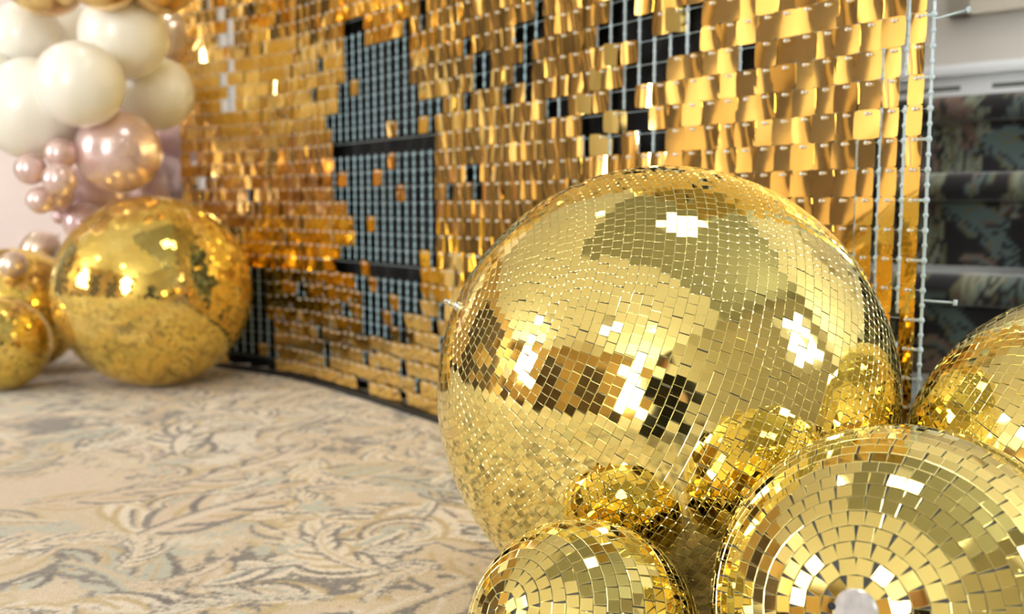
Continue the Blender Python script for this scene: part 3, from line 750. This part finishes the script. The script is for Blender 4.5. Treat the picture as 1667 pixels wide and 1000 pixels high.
# ------------------------------------------------------------------ the photographer, kneeling behind the camera (seen mirrored in the balls)
SKIN = mat('skin', (.62, .36, .25), .5, 0, **{'Subsurface Weight': .1, 'Subsurface Radius': (.02, .01, .006)})
DARKC = noise_tint(mat('black cotton', (.012, .012, .014), .9), 40, (.009, .009, .010), (.018, .018, .02))
HAIR = mat('dark hair', (.02, .014, .01), .5)
EYEM = mat('eye', (.75, .74, .72), .2); IRIS = mat('iris', (.05, .03, .02), .2); LIP = mat('lips', (.5, .22, .18), .45)
root = empty('person', (0, -.60, 0), 'person in black kneeling low on the carpet, holding a camera out in both hands', 'person')
ro = root.location.copy()
import bmesh
def skin(chains, root_i=0, sub=2):
    bm = bmesh.new(); lay = bm.verts.layers.skin.verify(); vs = []
    for p, r in chains['v']:
        v = bm.verts.new(Vector(p)); v[lay].radius = (r, r); vs.append(v)
    vs[root_i][lay].use_root = True
    for a, b_ in chains['e']: bm.edges.new((vs[a], vs[b_]))
    me_ = bpy.data.meshes.new('tmp'); bm.to_mesh(me_); bm.free()
    o = bpy.data.objects.new('tmp', me_); COL.objects.link(o)
    m1 = o.modifiers.new('s', 'SKIN'); m1.use_smooth_shade = True
    m2 = o.modifiers.new('d', 'SUBSURF'); m2.levels = m2.render_levels = sub
    dg = bpy.context.evaluated_depsgraph_get(); out = bpy.data.meshes.new_from_object(o.evaluated_get(dg))
    bpy.data.objects.remove(o); bpy.data.meshes.remove(me_)
    b = MB(); b.v = [tuple(v.co) for v in out.vertices]; b.f = [tuple(p.vertices) for p in out.polygons]
    b.m = [0] * len(b.f); b.sm = [True] * len(b.f); bpy.data.meshes.remove(out); return b
V_ = [((0, -.64, .24), .145), ((0, -.62, .36), .13), ((0, -.56, .52), .14), ((0, -.51, .65), .07), ((0, -.485, .71), .05)]
E_ = [(0, 1), (1, 2), (2, 3), (3, 4)]
for sx in (-1, 1):
    k = len(V_)
    V_ += [((sx * .16, -.53, .60), .07), ((sx * .27, -.39, .41), .045), ((sx * .115, -.185, .385), .028), ((sx * .092, -.145, .392), .026)]
    E_ += [(2, k), (k, k + 1), (k + 1, k + 2), (k + 2, k + 3)]
    k = len(V_)
    V_ += [((sx * .10, -.60, .21), .105), ((sx * .16, -.24, .085), .07), ((sx * .14, -.60, .062), .045), ((sx * .14, -.70, .045), .038), ((sx * .14, -.80, .030), .028)]
    E_ += [(0, k), (k, k + 1), (k + 1, k + 2), (k + 2, k + 3), (k + 3, k + 4)]
body = skin(dict(v=V_, e=E_))
for sx in (-1, 1):     # fingers curl round the front of the grip, the thumb lies along the back
    for i in range(4):
        z = .412 - .016 * i; l = (.0, .004, .002, -.005)[i]
        body_f = skin(dict(v=[((sx * .090, -.150, z - .003), .009), ((sx * .092, -.118, z), .0088), ((sx * .084, -.092 + l, z), .008), ((sx * .062, -.086 + l, z), .0068), ((sx * .050, -.090, z), .0055)], e=[(0, 1), (1, 2), (2, 3), (3, 4)]), 0, 1)
        body.add(body_f.v, body_f.f, 1, True)
    th = skin(dict(v=[((sx * .092, -.158, .395), .011), ((sx * .076, -.170, .408), .0095), ((sx * .055, -.166, .416), .0085), ((sx * .038, -.162, .418), .0065)], e=[(0, 1), (1, 2), (2, 3)]), 0, 1)
    body.add(th.v, th.f, 1, True)
# head: shaped ellipsoid with brow, nose, chin; looks down at the camera screen
Hm = Matrix.Translation((0, -.445, .815)) @ Euler((-.55, 0, 0)).to_matrix().to_4x4()
hv = []; hf = []; n, kk = 32, 24
for i in range(kk + 1):
    th = PI * i / kk
    for j in range(n):
        a = 2 * PI * j / n; x = math.sin(th) * math.sin(a); y = math.sin(th) * math.cos(a); z = math.cos(th)
        X, Y, Z = x * .074, y * .092, z * .115
        if z < 0: X *= 1 + .22 * z; Y *= 1 + .10 * z * (1 if y > 0 else 2.0)
        if y > 0:
            g = math.exp(-((X / .013) ** 2)); Y += g * (.018 * math.exp(-(((Z + .018) / .016) ** 2)) + .008 * math.exp(-(((Z - .005) / .02) ** 2)))
            Y += .006 * math.exp(-(((Z - .026) / .012) ** 2)) - .007 * math.exp(-(((Z - .006) / .012) ** 2)) * (math.exp(-(((abs(X) - .031) / .014) ** 2)))
            Y += .008 * math.exp(-(((Z + .095) / .02) ** 2) - (X / .025) ** 2)
        hv.append((X, Y, Z))
for i in range(kk):
    for j in range(n): hf.append((i * n + j, (i + 1) * n + j, (i + 1) * n + (j + 1) % n, i * n + (j + 1) % n))
body.add(hv, hf, 1, True, Hm)
for sx in (-1, 1):
    b0 = MB(); b0.sphere((0, 0, 0), 1, 10, 8); body.add(b0.v, b0.f, 1, True, Hm @ Matrix.Translation((sx * .074, -.008, -.008)) @ Matrix.Diagonal((.010, .018, .030, 1)))
for i, f in enumerate(body.f):     # skin shows at hands, neck and head only
    c = sum((Vector(body.v[q]) for q in f), Vector()) / len(f)
    if body.m[i] == 0 and ((c.y > -.20 and c.z > .3) or c.z > .685): body.m[i] = 1
body.v = [tuple(Vector(v) - ro) for v in body.v]
body.build('body', [DARKC, SKIN], root)
Hl = Matrix.Translation(-ro) @ Hm
hr = MB(); hv2 = []; hf2 = []
for i in range(13):
    th = PI * i / 20
    for j in range(n):
        a = 2 * PI * j / n; front = max(0, math.cos(a)); t2 = th * (1 - .42 * front ** 1.5)
        x = math.sin(t2) * math.sin(a); y = math.sin(t2) * math.cos(a); z = math.cos(t2)
        s_2 = 1.09 + .015 * math.sin(j * 5 + i * 2); hv2.append((x * .076 * s_2, y * .094 * s_2, z * .117 * s_2))
for i in range(12):
    for j in range(n): hf2.append((i * n + j, (i + 1) * n + j, (i + 1) * n + (j + 1) % n, i * n + (j + 1) % n))
hr.add(hv2, hf2, 0, True, Hl); hr.build('hair', HAIR, root)
for sx in (-1, 1):
    b0 = MB(); b0.sphere((0, 0, 0), .0115, 14, 10); b0.sphere((0, .0075, 0), .0055, 10, 6, 1)
    e2 = MB(); e2.add(b0.v, b0.f, 0, True, Hl @ Matrix.Translation((sx * .031, .0775, .004))); e2.m = list(b0.m); e2.build('eye', [EYEM, IRIS], root)
mo = MB(); b0 = MB(); b0.sphere((0, 0, 0), 1, 16, 8); mo.add(b0.v, b0.f, 0, True, Hl @ Matrix.Translation((0, .082, -.052)) @ Matrix.Diagonal((.023, .008, .006, 1))); mo.build('mouth', LIP, root)
# the camera in the hands, lens just behind the viewpoint
e = empty('camera_body', (0, -.125, .355), 'black photo camera held low in both hands of the kneeling person', 'camera')
b = MB(); b.box((0, 0, .045), (.136, .042, .086)); b.box((0, -.002, .098), (.05, .036, .024)); b.box((.052, .012, .045), (.03, .03, .08)); b.build('body', BLACK, e)
b = MB(); b.tube((0, .020, .045), (0, .095, .045), .034, .036, 28); b.tube((0, .095, .045), (0, .102, .045), .038, .038, 28); b.build('lens', BLACK, e)
b = MB(); b.tube((0, .1025, .045), (0, .1032, .045), .030, .030, 28); b.build('front_glass', mat('coated glass', (.02, .025, .05), .03, 0, **{'Coat Weight': 1.0}), e)
